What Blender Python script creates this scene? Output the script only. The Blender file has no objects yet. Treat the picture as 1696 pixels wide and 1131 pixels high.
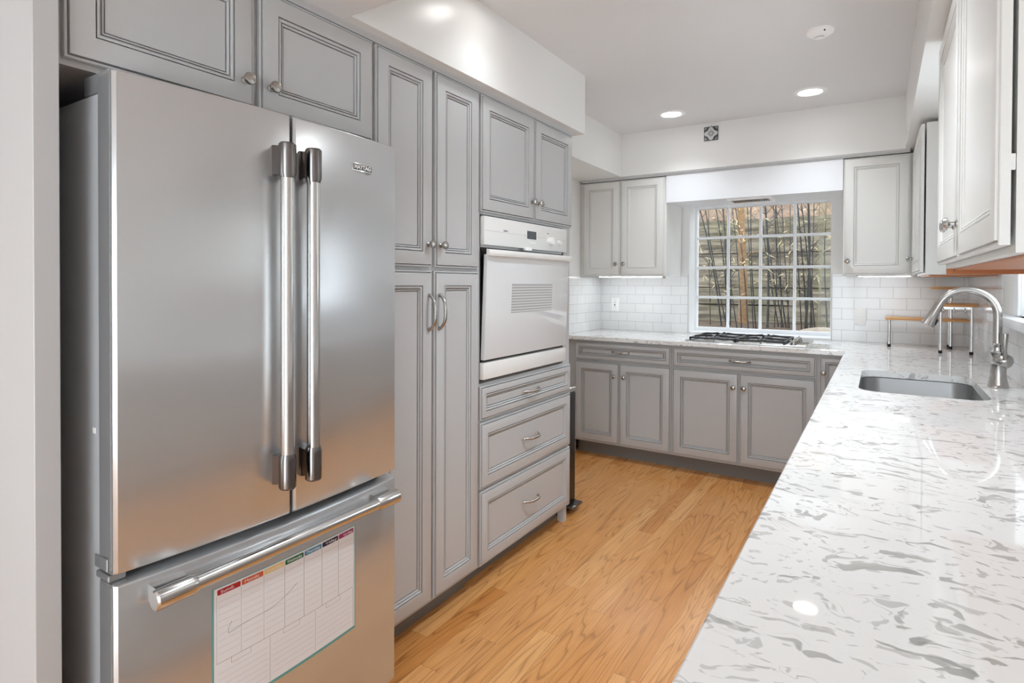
import bpy, bmesh, math, random
from mathutils import Vector, Matrix
random.seed(7)
PI = math.pi
SC = bpy.context.scene
COL = SC.collection

# ------------------------------------------------------------------ camera
def setup_camera():
    yaw, pit, rol = math.radians(32.39), math.radians(0.6533), math.radians(0.2247)
    cy, sy, cp, sp, cr, sr = math.cos(yaw), math.sin(yaw), math.cos(pit), math.sin(pit), math.cos(rol), math.sin(rol)
    F = Vector((-sy*cp, cy*cp, -sp)); R0 = Vector((cy, sy, 0)); U0 = R0.cross(F)
    R = R0*cr + U0*sr; U = U0*cr - R0*sr
    cam = bpy.data.cameras.new('camera'); ob = bpy.data.objects.new('camera', cam); COL.objects.link(ob)
    m = Matrix((R, U, -F)).transposed().to_4x4(); m.translation = (0, 0, 1.3185)
    ob.matrix_world = m
    cam.sensor_fit = 'HORIZONTAL'; cam.sensor_width = 36.0
    cam.lens = 961.09/1696*36.0
    cam.shift_y = -(565.5-478.85)/1696
    cam.clip_start = 0.02
    SC.camera = ob
setup_camera()

# ------------------------------------------------------------------ world, exposure
W = bpy.data.worlds.new('world'); SC.world = W; W.use_nodes = True
bgn = W.node_tree.nodes['Background']
bgn.inputs[0].default_value = (0.84, 0.93, 1.0, 1); bgn.inputs[1].default_value = 3.3
SC.view_settings.view_transform = 'Standard'
SC.view_settings.look = 'None'
SC.view_settings.gamma = 1.0
SC.view_settings.use_curve_mapping = False
SC.view_settings.exposure = 0.8
SC.cycles.diffuse_bounces = 8
SC.cycles.max_bounces = 14
DOWNLIGHT = 9.0      # emission of each recessed lamp lens
SPOT_W = (18.0, 18.0, 5.0, 68.0)   # beam power of the recessed lamps: far left, far right, near left, near right
UNDERLIGHT = 26.0     # emission of the under-cabinet strips

# ------------------------------------------------------------------ materials
def s2l(c):
    c = c/255.0
    return c/12.92 if c <= 0.04045 else ((c+0.055)/1.055)**2.4
def rgb(r, g, b): return (s2l(r), s2l(g), s2l(b), 1)

class NT:
    def __init__(s, name):
        s.m = bpy.data.materials.new(name); s.m.use_nodes = True
        s.t = s.m.node_tree; s.b = s.t.nodes['Principled BSDF']
    def n(s, kind, **kw):
        nd = s.t.nodes.new(kind)
        for k, v in kw.items():
            if k[0] == 'i' and k[1:].isdigit(): nd.inputs[int(k[1:])].default_value = v
            else: setattr(nd, k, v)
        return nd
    def l(s, a, ao, b, bi): s.t.links.new(a.outputs[ao], b.inputs[bi])
    def math(s, op, a, b=None):
        nd = s.t.nodes.new('ShaderNodeMath'); nd.operation = op
        for i, v in ((0, a), (1, b)):
            if v is None: continue
            if isinstance(v, (int, float)): nd.inputs[i].default_value = v
            else: s.t.links.new(v, nd.inputs[i])
        return nd.outputs[0]
    def ramp(s, stops, interp='LINEAR'):
        r = s.t.nodes.new('ShaderNodeValToRGB'); cr = r.color_ramp; cr.interpolation = interp
        while len(cr.elements) < len(stops): cr.elements.new(0.5)
        for e, (p, c) in zip(cr.elements, stops): e.position = p; e.color = c
        return r
    def bump(s, sock, strength, dist=0.002):
        bp = s.t.nodes.new('ShaderNodeBump'); bp.inputs['Strength'].default_value = strength; bp.inputs['Distance'].default_value = dist
        s.t.links.new(sock, bp.inputs['Height']); s.t.links.new(bp.outputs[0], s.b.inputs['Normal'])

def simple(name, col, rough=0.5, metal=0.0, bump=0.0, scale=60.0, coat=0.0, var=0.0):
    k = NT(name); b = k.b
    b.inputs['Base Color'].default_value = col; b.inputs['Roughness'].default_value = rough; b.inputs['Metallic'].default_value = metal
    if coat: b.inputs['Coat Weight'].default_value = coat; b.inputs['Coat Roughness'].default_value = 0.08
    tc = k.n('ShaderNodeTexCoord'); nz = k.n('ShaderNodeTexNoise'); nz.inputs['Scale'].default_value = scale; nz.inputs['Detail'].default_value = 3
    k.l(tc, 'Object', nz, 'Vector')
    if bump: k.bump(nz.outputs[0], bump)
    if var:
        r = k.ramp([(0.3, tuple(c*(1-var) for c in col[:3])+(1,)), (0.7, tuple(min(1, c*(1+var)) for c in col[:3])+(1,))])
        k.l(nz, 0, r, 0); k.l(r, 0, b, 'Base Color')
    return k.m

def emit(name, col, strength):
    k = NT(name); k.b.inputs['Base Color'].default_value = (0.9, 0.9, 0.9, 1)
    k.b.inputs['Emission Color'].default_value = col; k.b.inputs['Emission Strength'].default_value = strength
    return k.m

def mat_steel(name, col, rough, aniso=0.0, along='z'):
    k = NT(name); b = k.b
    b.inputs['Base Color'].default_value = col; b.inputs['Metallic'].default_value = 1; b.inputs['Roughness'].default_value = rough
    if aniso:
        b.inputs['Metallic'].default_value = 0.74
        b.inputs['Anisotropic'].default_value = aniso
        tg = k.n('ShaderNodeTangent', direction_type='RADIAL', axis='Z'); k.l(tg, 0, b, 'Tangent')
    tc = k.n('ShaderNodeTexCoord'); mp = k.n('ShaderNodeMapping')
    mp.inputs['Scale'].default_value = (900, 6, 900) if along == 'y' else (6, 6, 900)
    k.l(tc, 'Object', mp, 'Vector'); nz = k.n('ShaderNodeTexNoise'); nz.inputs['Scale'].default_value = 1.0; nz.inputs['Detail'].default_value = 2
    k.l(mp, 0, nz, 'Vector')
    mr = k.n('ShaderNodeMapRange'); mr.inputs['To Min'].default_value = rough*0.96; mr.inputs['To Max'].default_value = rough*1.05
    k.l(nz, 0, mr, 'Value'); k.l(mr, 0, b, 'Roughness')
    return k.m

def mat_floor():
    k = NT('oak_planks'); b = k.b
    tc = k.n('ShaderNodeTexCoord'); sp = k.n('ShaderNodeSeparateXYZ'); k.l(tc, 'Object', sp, 0)
    X, Y = sp.outputs[0], sp.outputs[1]
    pw = 0.083
    px = k.math('DIVIDE', X, pw); ix = k.math('FLOOR', px); fx = k.math('FRACT', px)
    w1 = k.n('ShaderNodeTexWhiteNoise', noise_dimensions='1D'); k.t.links.new(ix, w1.inputs['W'])
    off = k.math('MULTIPLY', w1.outputs[0], 7.0)
    py = k.math('ADD', k.math('DIVIDE', Y, 1.05), off); iy = k.math('FLOOR', py); fy = k.math('FRACT', py)
    cb = k.n('ShaderNodeCombineXYZ'); k.t.links.new(ix, cb.inputs[0]); k.t.links.new(iy, cb.inputs[1])
    w2 = k.n('ShaderNodeTexWhiteNoise', noise_dimensions='3D'); k.l(cb, 0, w2, 'Vector')
    # grain coordinates, shifted per board
    gy = k.math('ADD', Y, k.math('MULTIPLY', w2.outputs[0], 37.0))
    gx = k.math('ADD', X, k.math('MULTIPLY', w2.outputs[0], 11.0))
    g = k.n('ShaderNodeCombineXYZ'); k.t.links.new(k.math('MULTIPLY', gx, 1.0), g.inputs[0]); k.t.links.new(k.math('MULTIPLY', gy, 0.07), g.inputs[1]); k.t.links.new(w2.outputs[0], g.inputs[2])
    n0 = k.n('ShaderNodeTexNoise'); n0.inputs['Scale'].default_value = 9; n0.inputs['Detail'].default_value = 2; n0.inputs['Distortion'].default_value = 0.6; k.l(g, 0, n0, 'Vector')
    rings = k.math('FRACT', k.math('MULTIPLY', n0.outputs[0], 16.0))
    rr = k.ramp([(0.0, (0.30, 0.22, 0.16, 1)), (0.10, (0.86, 0.84, 0.82, 1)), (0.5, (1, 1, 1, 1)), (0.85, (0.84, 0.80, 0.76, 1)), (1.0, (0.30, 0.22, 0.16, 1))])
    k.t.links.new(rings, rr.inputs[0])
    g2 = k.n('ShaderNodeCombineXYZ'); k.t.links.new(k.math('MULTIPLY', gx, 260.0), g2.inputs[0]); k.t.links.new(k.math('MULTIPLY', gy, 7.0), g2.inputs[1])
    n2 = k.n('ShaderNodeTexNoise'); n2.inputs['Scale'].default_value = 1; n2.inputs['Detail'].default_value = 3; k.l(g2, 0, n2, 'Vector')
    tone = k.ramp([(0.0, rgb(206, 140, 76)), (0.3, rgb(220, 156, 90)), (0.75, rgb(225, 163, 98)), (1.0, rgb(232, 174, 110))])
    k.t.links.new(w2.outputs[0], tone.inputs[0])
    dark = k.n('ShaderNodeMix', data_type='RGBA', blend_type='MULTIPLY'); dark.inputs[0].default_value = 0.55
    k.l(tone, 0, dark, 6); k.l(rr, 0, dark, 7)
    fr = k.ramp([(0.35, (0.80, 0.76, 0.72, 1)), (0.6, (1, 1, 1, 1))]); k.l(n2, 0, fr, 0)
    d2 = k.n('ShaderNodeMix', data_type='RGBA', blend_type='MULTIPLY'); d2.inputs[0].default_value = 0.7; k.l(dark, 2, d2, 6); k.l(fr, 0, d2, 7)
    ex = k.math('MINIMUM', fx, k.math('SUBTRACT', 1.0, fx)); ey = k.math('MULTIPLY', k.math('MINIMUM', fy, k.math('SUBTRACT', 1.0, fy)), 1.05/pw)
    seam = k.math('LESS_THAN', k.math('MINIMUM', ex, ey), 0.008)
    d3 = k.n('ShaderNodeMix', data_type='RGBA'); k.t.links.new(k.math('MULTIPLY', seam, 0.55), d3.inputs[0]); k.l(d2, 2, d3, 6); d3.inputs[7].default_value = rgb(95, 58, 28)
    k.l(d3, 2, b, 'Base Color'); b.inputs['Roughness'].default_value = 0.27
    b.inputs['Coat Weight'].default_value = 0.15; b.inputs['Coat Roughness'].default_value = 0.2
    k.bump(n2.outputs[0], 0.05, 0.001)
    return k.m

def mat_quartz():
    k = NT('veined_quartz'); b = k.b
    tc = k.n('ShaderNodeTexCoord'); mp = k.n('ShaderNodeMapping'); k.l(tc, 'Object', mp, 'Vector')
    mp.inputs['Rotation'].default_value = (0, 0, math.radians(20)); mp.inputs['Scale'].default_value = (7.5, 15, 12)
    wn = k.n('ShaderNodeTexNoise'); wn.inputs['Scale'].default_value = 5.0; wn.inputs['Detail'].default_value = 3; k.l(tc, 'Object', wn, 'Vector')
    wv = k.n('ShaderNodeVectorMath', operation='MULTIPLY_ADD'); wv.inputs[1].default_value = (2.9, 2.9, 2.9)
    k.l(wn, 'Color', wv, 0); k.l(mp, 0, wv, 2)
    def flakes(scale, lo, hi, offs):
        ad = k.n('ShaderNodeVectorMath', operation='ADD'); ad.inputs[1].default_value = (offs, offs*1.7, 0); k.l(wv, 0, ad, 0)
        nz = k.n('ShaderNodeTexNoise'); nz.inputs['Scale'].default_value = scale; nz.inputs['Detail'].default_value = 2.5; nz.inputs['Roughness'].default_value = 0.45; nz.inputs['Distortion'].default_value = 0.5
        k.l(ad, 0, nz, 'Vector')
        r = k.ramp([(lo, (0, 0, 0, 1)), (hi, (1, 1, 1, 1))]); k.l(nz, 0, r, 0)
        return nz, r
    na, a = flakes(1.35, 0.65, 0.67, 0.0)
    nb, c = flakes(2.5, 0.63, 0.655, 13.0)
    nd, d = flakes(4.4, 0.61, 0.65, 31.0)
    # rims of the flakes read as thin darker veins
    rim = k.ramp([(0.575, (0, 0, 0, 1)), (0.585, (1, 1, 1, 1)), (0.592, (0, 0, 0, 1))]); k.l(na, 0, rim, 0)
    tonal = k.n('ShaderNodeTexNoise'); tonal.inputs['Scale'].default_value = 11; k.l(tc, 'Object', tonal, 'Vector')
    gcol = k.ramp([(0.35, rgb(150, 149, 146)), (0.65, rgb(198, 198, 196))]); k.l(tonal, 0, gcol, 0)
    base = rgb(240, 240, 239)
    def mix(prev, fac, amt, col):
        m = k.n('ShaderNodeMix', data_type='RGBA'); k.t.links.new(k.math('MULTIPLY', fac, amt), m.inputs[0])
        if prev is None: m.inputs[6].default_value = base
        else: k.t.links.new(prev, m.inputs[6])
        if isinstance(col, tuple): m.inputs[7].default_value = col
        else: k.t.links.new(col, m.inputs[7])
        return m.outputs[2]
    o = mix(None, a.outputs[0], 0.85, gcol.outputs[0])
    o = mix(o, c.outputs[0], 0.75, gcol.outputs[0])
    o = mix(o, d.outputs[0], 0.45, rgb(160, 160, 157))
    msk = k.ramp([(0.5, (0, 0, 0, 1)), (0.6, (1, 1, 1, 1))]); k.l(tonal, 0, msk, 0)
    o = mix(o, k.math('MULTIPLY', rim.outputs[0], msk.outputs[0]), 0.6, rgb(128, 126, 120))
    k.t.links.new(o, b.inputs['Base Color']); b.inputs['Roughness'].default_value = 0.03
    return k.m

def mat_tile(axis):
    k = NT('subway_tile_'+axis); b = k.b
    tc = k.n('ShaderNodeTexCoord'); sp = k.n('ShaderNodeSeparateXYZ'); k.l(tc, 'Object', sp, 0)
    cb = k.n('ShaderNodeCombineXYZ'); k.l(sp, {'x': 0, 'y': 1}[axis], cb, 0)
    k.t.links.new(k.math('SUBTRACT', sp.outputs[2], 0.9195), cb.inputs[1])
    br = k.n('ShaderNodeTexBrick'); k.l(cb, 0, br, 'Vector'); br.offset = 0.5
    br.inputs['Scale'].default_value = 1.0; br.inputs['Brick Width'].default_value = 0.151; br.inputs['Row Height'].default_value = 0.0755
    br.inputs['Mortar Size'].default_value = 0.0012; br.inputs['Mortar Smooth'].default_value = 0.3
    br.inputs['Color1'].default_value = rgb(231, 232, 232); br.inputs['Color2'].default_value = rgb(227, 228, 229); br.inputs['Mortar'].default_value = rgb(176, 176, 176)
    k.l(br, 'Color', b, 'Base Color'); b.inputs['Roughness'].default_value = 0.12
    inv = k.math('SUBTRACT', 1.0, br.outputs['Fac']); k.bump(inv, 0.35, 0.001)
    return k.m

def mat_wood(name, c1, c2, sx=(3, 40, 40), rough=0.4):
    k = NT(name); b = k.b
    tc = k.n('ShaderNodeTexCoord'); mp = k.n('ShaderNodeMapping'); mp.inputs['Scale'].default_value = sx; k.l(tc, 'Object', mp, 'Vector')
    nz = k.n('ShaderNodeTexNoise'); nz.inputs['Scale'].default_value = 1; nz.inputs['Detail'].default_value = 4; nz.inputs['Distortion'].default_value = 0.5; k.l(mp, 0, nz, 'Vector')
    r = k.ramp([(0.3, c1), (0.7, c2)]); k.l(nz, 0, r, 0); k.l(r, 0, b, 'Base Color'); b.inputs['Roughness'].default_value = rough
    return k.m

def mat_glass(name, tint=(1, 1, 1, 1), refl=0.06):
    k = NT(name); t = k.t
    out = t.nodes['Material Output']; t.nodes.remove(k.b)
    tr = k.n('ShaderNodeBsdfTransparent'); tr.inputs[0].default_value = tint
    gl = k.n('ShaderNodeBsdfGlossy'); gl.inputs['Roughness'].default_value = 0.02
    fr = k.n('ShaderNodeFresnel'); fr.inputs[0].default_value = 1.35
    mx = k.n('ShaderNodeMixShader'); k.t.links.new(k.math('MULTIPLY', fr.outputs[0], 0.45), mx.inputs[0]); k.l(tr, 0, mx, 1); k.l(gl, 0, mx, 2); k.l(mx, 0, out, 0)
    return k.m

def mat_timber():
    k = NT('weathered_timber'); b = k.b
    tc = k.n('ShaderNodeTexCoord'); mp = k.n('ShaderNodeMapping'); mp.inputs['Scale'].default_value = (2.2, 10, 22); k.l(tc, 'Object', mp, 'Vector')
    nz = k.n('ShaderNodeTexNoise'); nz.inputs['Scale'].default_value = 1; nz.inputs['Detail'].default_value = 6; nz.inputs['Roughness'].default_value = 0.65; k.l(mp, 0, nz, 'Vector')
    r = k.ramp([(0.30, rgb(42, 36, 30)), (0.5, rgb(100, 91, 77)), (0.68, rgb(140, 131, 114))]); k.l(nz, 0, r, 0)
    n2 = k.n('ShaderNodeTexNoise'); n2.inputs['Scale'].default_value = 2.3; n2.inputs['Detail'].default_value = 4; k.l(tc, 'Object', n2, 'Vector')
    r2 = k.ramp([(0.5, (0, 0, 0, 1)), (0.68, (1, 1, 1, 1))]); k.l(n2, 0, r2, 0)
    mx = k.n('ShaderNodeMix', data_type='RGBA'); k.t.links.new(k.math('MULTIPLY', r2.outputs[0], 0.28), mx.inputs[0]); k.l(r, 0, mx, 6); mx.inputs[7].default_value = rgb(96, 94, 58)
    k.l(mx, 2, b, 'Base Color'); b.inputs['Roughness'].default_value = 0.9; k.bump(nz.outputs[0], 0.5, 0.01)
    return k.m

def mat_louvre():
    k = NT('striped_oven_glass'); b = k.b
    tc = k.n('ShaderNodeTexCoord'); sp = k.n('ShaderNodeSeparateXYZ'); k.l(tc, 'Object', sp, 0)
    f = k.math('FRACT', k.math('DIVIDE', sp.outputs[2], 0.0128))
    r = k.ramp([(0.0, rgb(172, 173, 174)), (0.5, rgb(172, 173, 174)), (0.55, rgb(214, 215, 215)), (1.0, rgb(214, 215, 215))], 'CONSTANT')
    k.t.links.new(f, r.inputs[0]); k.l(r, 0, b, 'Base Color'); b.inputs['Roughness'].default_value = 0.08
    return k.m

M = {}
M['wall'] = simple('white_wall_paint', rgb(236, 236, 234), 0.55, bump=0.05, scale=180)
M['wallgloss'] = simple('satin_white_soffit_paint', rgb(236, 236, 234), 0.27, bump=0.10, scale=45)
M['ceil'] = simple('ceiling_paint', rgb(228, 229, 230), 0.8, bump=0.05, scale=150)
M['grey'] = simple('grey_cabinet_paint', rgb(193, 194, 195), 0.33, bump=0.02, scale=90)
M['lite'] = simple('off_white_cabinet_paint', rgb(228, 228, 225), 0.3, bump=0.02, scale=90)
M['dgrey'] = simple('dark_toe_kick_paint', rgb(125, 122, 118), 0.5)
M['steel'] = mat_steel('brushed_stainless', (0.64, 0.66, 0.675, 1), 0.25, 0.12)
M['steelh'] = mat_steel('polished_stainless', (0.66, 0.65, 0.64, 1), 0.17)
M['sinks'] = mat_steel('sink_stainless', (0.50, 0.50, 0.50, 1), 0.31)
M['dsteel'] = mat_steel('dark_polished_steel', (0.22, 0.205, 0.20, 1), 0.16)
M['nickel'] = simple('brushed_nickel', (0.46, 0.44, 0.42, 1), 0.26, 1.0)
M['bodyg'] = simple('fridge_side_grey', rgb(176, 179, 182), 0.45, 0.0, bump=0.03, scale=300)
M['doorside'] = simple('door_edge_grey', rgb(160, 163, 166), 0.35, 0.5)
M['black'] = simple('black_plastic', (0.006, 0.006, 0.0065, 1), 0.4)
M['iron'] = simple('cast_iron', (0.02, 0.021, 0.024, 1), 0.4, bump=0.1, scale=200)
M['enamel'] = simple('white_enamel', rgb(238, 238, 236), 0.18, coat=0.4)
M['whiteglass'] = simple('white_oven_glass', rgb(226, 228, 230), 0.06, coat=0.6)
M['plastic'] = simple('white_plastic', rgb(250, 250, 249), 0.35)
M['display'] = simple('dark_display', rgb(86, 92, 98), 0.12)
M['floor'] = mat_floor(); M['quartz'] = mat_quartz(); M['tilex'] = mat_tile('x'); M['tiley'] = mat_tile('y')
M['bamboo'] = mat_wood('bamboo_board', rgb(206, 150, 92), rgb(228, 178, 118), (4, 60, 60))
M['under'] = mat_wood('cabinet_underside_veneer', rgb(168, 96, 40), rgb(190, 116, 56), (60, 4, 60))
M['glass'] = mat_glass('window_glass')
M['frame'] = simple('white_window_paint', rgb(238, 240, 243), 0.35)
M['timber'] = mat_timber()
M['soil'] = simple('brown_soil', rgb(70, 54, 40), 0.95, bump=0.6, scale=14, var=0.35)
M['bank'] = simple('leafy_red_bank', rgb(98, 78, 62), 0.95, bump=0.7, scale=9, var=0.4)
M['cane'] = simple('dark_bamboo_cane', rgb(20, 21, 19), 0.5, var=0.4, scale=9)
M['canel'] = simple('pale_bamboo_cane', rgb(98, 95, 62), 0.5, var=0.25, scale=9)
M['leaf'] = simple('dry_bamboo_leaf', rgb(176, 160, 126), 0.7, var=0.25, scale=8)
M['bark'] = simple('tan_bark', rgb(118, 90, 62), 0.9, bump=0.5, scale=30, var=0.25)
M['stone'] = simple('tan_stone', rgb(128, 116, 100), 0.85, bump=0.4, scale=10, var=0.12)
M['lampl'] = emit('lamp_lens', (1.0, 0.985, 0.97, 1), DOWNLIGHT)
M['strip'] = emit('led_strip', (0.95, 0.97, 1.0, 1), UNDERLIGHT)
M['paper'] = simple('planner_white', rgb(228, 228, 230), 0.3)
M['teal'] = simple('planner_teal_edge', rgb(98, 160, 158), 0.4)
M['rule'] = simple('planner_grey_rule', rgb(178, 178, 182), 0.5)
M['ruled'] = simple('planner_dark_rule', rgb(120, 120, 126), 0.5)
M['artd'] = simple('art_tile_dark', rgb(66, 68, 72), 0.3)
M['artl'] = simple('art_tile_pale', rgb(206, 207, 208), 0.3)
M['rubber'] = simple('black_rubber', (0.01, 0.01, 0.01, 1), 0.6)
DAYS = [('Sunday', rgb(178, 38, 48)), ('Monday', rgb(206, 96, 62)), ('Tuesday', rgb(232, 200, 128)), ('Wednesday', rgb(20, 104, 66)), ('Thursday', rgb(66, 138, 176)), ('Friday', rgb(22, 20, 66)), ('Saturday', rgb(160, 44, 104))]

# ------------------------------------------------------------------ mesh helpers
class MB:
    def __init__(s): s.bm = bmesh.new()
    def _xf(s, vs, m):
        if m is not None: bmesh.ops.transform(s.bm, matrix=m, verts=vs)
    def box(s, x0, x1, y0, y1, z0, z1, bev=0.0, seg=2, m=None):
        t = bmesh.new(); bmesh.ops.create_cube(t, size=1)
        for v in t.verts: v.co = Vector(((x0+x1)/2+v.co.x*(x1-x0), (y0+y1)/2+v.co.y*(y1-y0), (z0+z1)/2+v.co.z*(z1-z0)))
        if bev: bmesh.ops.bevel(t, geom=t.edges[:], offset=bev, segments=seg, affect='EDGES', profile=0.5)
        s.merge(t, m); return s
    def merge(s, t, m=None):
        if m is not None: bmesh.ops.transform(t, matrix=m, verts=t.verts)
        me = bpy.data.meshes.new('tmp'); t.to_mesh(me); t.free(); s.bm.from_mesh(me); bpy.data.meshes.remove(me)
    def face(s, pts):
        return s.bm.faces.new([s.bm.verts.new(p) for p in pts])
    def rings(s, rings, cap0=True, cap1=True, closed=True):
        rv = [[s.bm.verts.new(p) for p in r] for r in rings]
        n = len(rv[0])
        for a, b in zip(rv, rv[1:]):
            for i in range(n if closed else n-1):
                j = (i+1) % n
                try: s.bm.faces.new((a[i], a[j], b[j], b[i]))
                except ValueError: pass
        if cap0: s.bm.faces.new(rv[0][::-1])
        if cap1: s.bm.faces.new(rv[-1])
        return s
    def lathe(s, prof, n=24, m=None, cap=True):
        # prof: list of (radius, height) about z
        t = MB(); t.rings([[(r*math.cos(2*PI*i/n), r*math.sin(2*PI*i/n), h) for i in range(n)] for r, h in prof], cap, cap)
        s.merge(t.bm, m); return s
    def tube(s, pts, r, n=12, cap=True):
        pts = [Vector(p) for p in pts]; rs = r if isinstance(r, (list, tuple)) else [r]*len(pts)
        T = []
        for i in range(len(pts)):
            a = pts[max(0, i-1)]; b = pts[min(len(pts)-1, i+1)]; T.append((b-a).normalized())
        u = T[0].orthogonal().normalized(); out = []
        for p, t, rr in zip(pts, T, rs):
            u = (u - t*u.dot(t)).normalized(); v = t.cross(u)
            out.append([p+(u*math.cos(2*PI*i/n)+v*math.sin(2*PI*i/n))*rr for i in range(n)])
        return s.rings(out, cap, cap)
    def cyl(s, a, b, r, n=16): return s.tube([a, b], r, n)
    def prism(s, poly, y0, y1, m=None):
        t = MB(); t.rings([[(x, y0, z) for x, z in poly], [(x, y1, z) for x, z in poly]]); s.merge(t.bm, m); return s
    def sphere(s, c, r, sc=(1, 1, 1), n=16):
        t = bmesh.new(); bmesh.ops.create_uvsphere(t, u_segments=n, v_segments=n//2, radius=r)
        for v in t.verts: v.co = Vector((c[0]+v.co.x*sc[0], c[1]+v.co.y*sc[1], c[2]+v.co.z*sc[2]))
        s.merge(t); return s
    def build(s, name, mat, parent=None, smooth=35, loc=None, rot=None):
        bmesh.ops.recalc_face_normals(s.bm, faces=s.bm.faces)
        me = bpy.data.meshes.new(name); s.bm.to_mesh(me); s.bm.free()
        me.materials.append(mat)
        if smooth:
            for p in me.polygons: p.use_smooth = True
            me.set_sharp_from_angle(angle=math.radians(smooth))
        o = bpy.data.objects.new(name, me); COL.objects.link(o)
        if parent is not None: o.parent = parent
        if loc is not None: o.location = loc
        if rot is not None: o.rotation_euler = rot
        return o

def tag(o, label=None, cat=None, group=None, kind=None):
    if label: o['label'] = label
    if cat: o['category'] = cat
    if group: o['group'] = group
    if kind: o['kind'] = kind
    return o
def thing(name, loc, rz, label, cat, group=None):
    o = bpy.data.objects.new(name, None); COL.objects.link(o); o.empty_display_size = 0.05
    o.location = loc; o.rotation_euler = (0, 0, rz)
    return tag(o, label, cat, group)
def struct(o, label, cat): return tag(o, label, cat, kind='structure')
def copy_tree(o, parent=None):
    c = o.copy(); COL.objects.link(c)
    if parent is not None: c.parent = parent
    for ch in list(o.children): copy_tree(ch, c)
    return c
def text_mesh(body, size, name, mat, parent, M4, extrude=0.0006, bold=0.0, width=None):
    cu = bpy.data.curves.new('t', 'FONT'); cu.body = body; cu.size = size; cu.align_x = 'CENTER'; cu.align_y = 'CENTER'; cu.extrude = extrude; cu.offset = bold
    to = bpy.data.objects.new('t', cu); COL.objects.link(to); bpy.context.view_layer.update()
    me = bpy.data.meshes.new_from_object(to); bpy.data.objects.remove(to); bpy.data.curves.remove(cu)
    xs = [v.co.x for v in me.vertices]; w = max(xs)-min(xs)
    if width: 
        for v in me.vertices: v.co.x *= width/w
    me.transform(M4); me.materials.clear(); me.materials.append(mat)
    o = bpy.data.objects.new(name, me); COL.objects.link(o); o.parent = parent
    return o

# ------------------------------------------------------------------ cabinet joinery
# local frame of a cabinet: x to the right along its front, -y out of its front, z up; door backs lie on y = 0
TH = 0.02
def door_mb(u0, u1, v0, v1, th=TH, stile=0.056, k=1.0):
    s = min(stile, (u1-u0)*0.22, (v1-v0)*0.26)
    g = lambda d: th-0.003-(d-0.003)*k
    prof = [(0, 0), (0, th-0.006), (0.0015, th-0.0045), (0.0055, th-0.0045), (0.0058, g(0.0165)), (0.0088, g(0.0165)), (0.0091, th-0.0005), (0.0102, th),
            (s, th), (s+0.0003, g(0.0165)), (s+0.0035, g(0.0165)), (s+0.0038, th-0.002), (s+0.007, th-0.0015), (s+0.0108, th-0.004), (s+0.0111, g(0.0165)),
            (s+0.0141, g(0.0165)), (s+0.0144, th-0.005), (s+0.0185, th-0.0075), (s+0.0188, g(0.0185)), (s+0.0218, g(0.0185)), (s+0.0221, th-0.0100)]
    mb = MB()
    mb.rings([[(u0+i, -h, v0+i), (u1-i, -h, v0+i), (u1-i, -h, v1-i), (u0+i, -h, v1-i)] for i, h in prof])
    return mb
def knob_mb():
    m = Matrix.Rotation(PI/2, 4, 'X')
    mb = MB(); mb.lathe([(0.010, 0), (0.010, 0.003), (0.0055, 0.006), (0.005, 0.014), (0.008, 0.017), (0.0155, 0.020), (0.0165, 0.024), (0.0145, 0.029), (0.008, 0.0315), (0.001, 0.032)], 20, m)
    return mb
def pull_mb(L=0.125):
    mb = MB(); h = L/2; pts = []; rs = []
    for i in range(17):
        t = -1+i/8.0
        pts.append((t*h*1.0, -0.006-0.026*(1-abs(t)**3.2), 0)); rs.append(0.0052+0.0018*(1-t*t) if abs(t) < 0.99 else 0.0065)
    mb.tube(pts, rs, 12)
    for sgn in (-1, 1):
        mb.lathe([(0.0085, 0), (0.0085, 0.003), (0.0065, 0.006), (0.0055, 0.010)], 14, Matrix.Translation((sgn*h, 0, 0)) @ Matrix.Rotation(PI/2, 4, 'X'))
    return mb
def add_knob(door, u, v, th=TH): return knob_mb().build('knob', M['nickel'], door, loc=(u, -th, v))
def add_pull(door, u, v, vert=False, L=0.125, th=TH): return pull_mb(L).build('handle', M['nickel'], door, loc=(u, -th, v), rot=(0, PI/2, 0) if vert else None)
def cabinet(name, label, cat, origin, rz, w, d, z0, z1, mat, doors=(), drawers=(), toe=None, group=None, carcass=None, knobth=TH, gap=0.0):
    t = thing(name, origin, rz, label, cat, group)
    if carcass is None:
        mb = MB(); mb.box(0, w, 0.0005, d, z0, z1)
    else: mb = carcass
    mb.build('carcass', mat, t, smooth=0)
    for (u0, u1, v0, v1, kn) in doors:
        dr = door_mb(u0, u1, v0, v1, k=0.45 if mat is M['lite'] else 1.0).build('door', mat, t, smooth=25, loc=(0, -gap, 0))
        if kn:
            if kn[0] == 'k': add_knob(dr, kn[1], kn[2])
            else: add_pull(dr, kn[1], kn[2], True, kn[3])
    for (u0, u1, v0, v1, kn) in drawers:
        dr = door_mb(u0, u1, v0, v1, stile=0.034 if v1-v0 < 0.2 else 0.05).build('drawer', mat, t, smooth=25)
        if kn: add_pull(dr, kn[0], kn[1], False, kn[2])
    if toe:
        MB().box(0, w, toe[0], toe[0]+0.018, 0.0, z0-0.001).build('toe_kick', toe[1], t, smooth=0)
    return t

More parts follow.
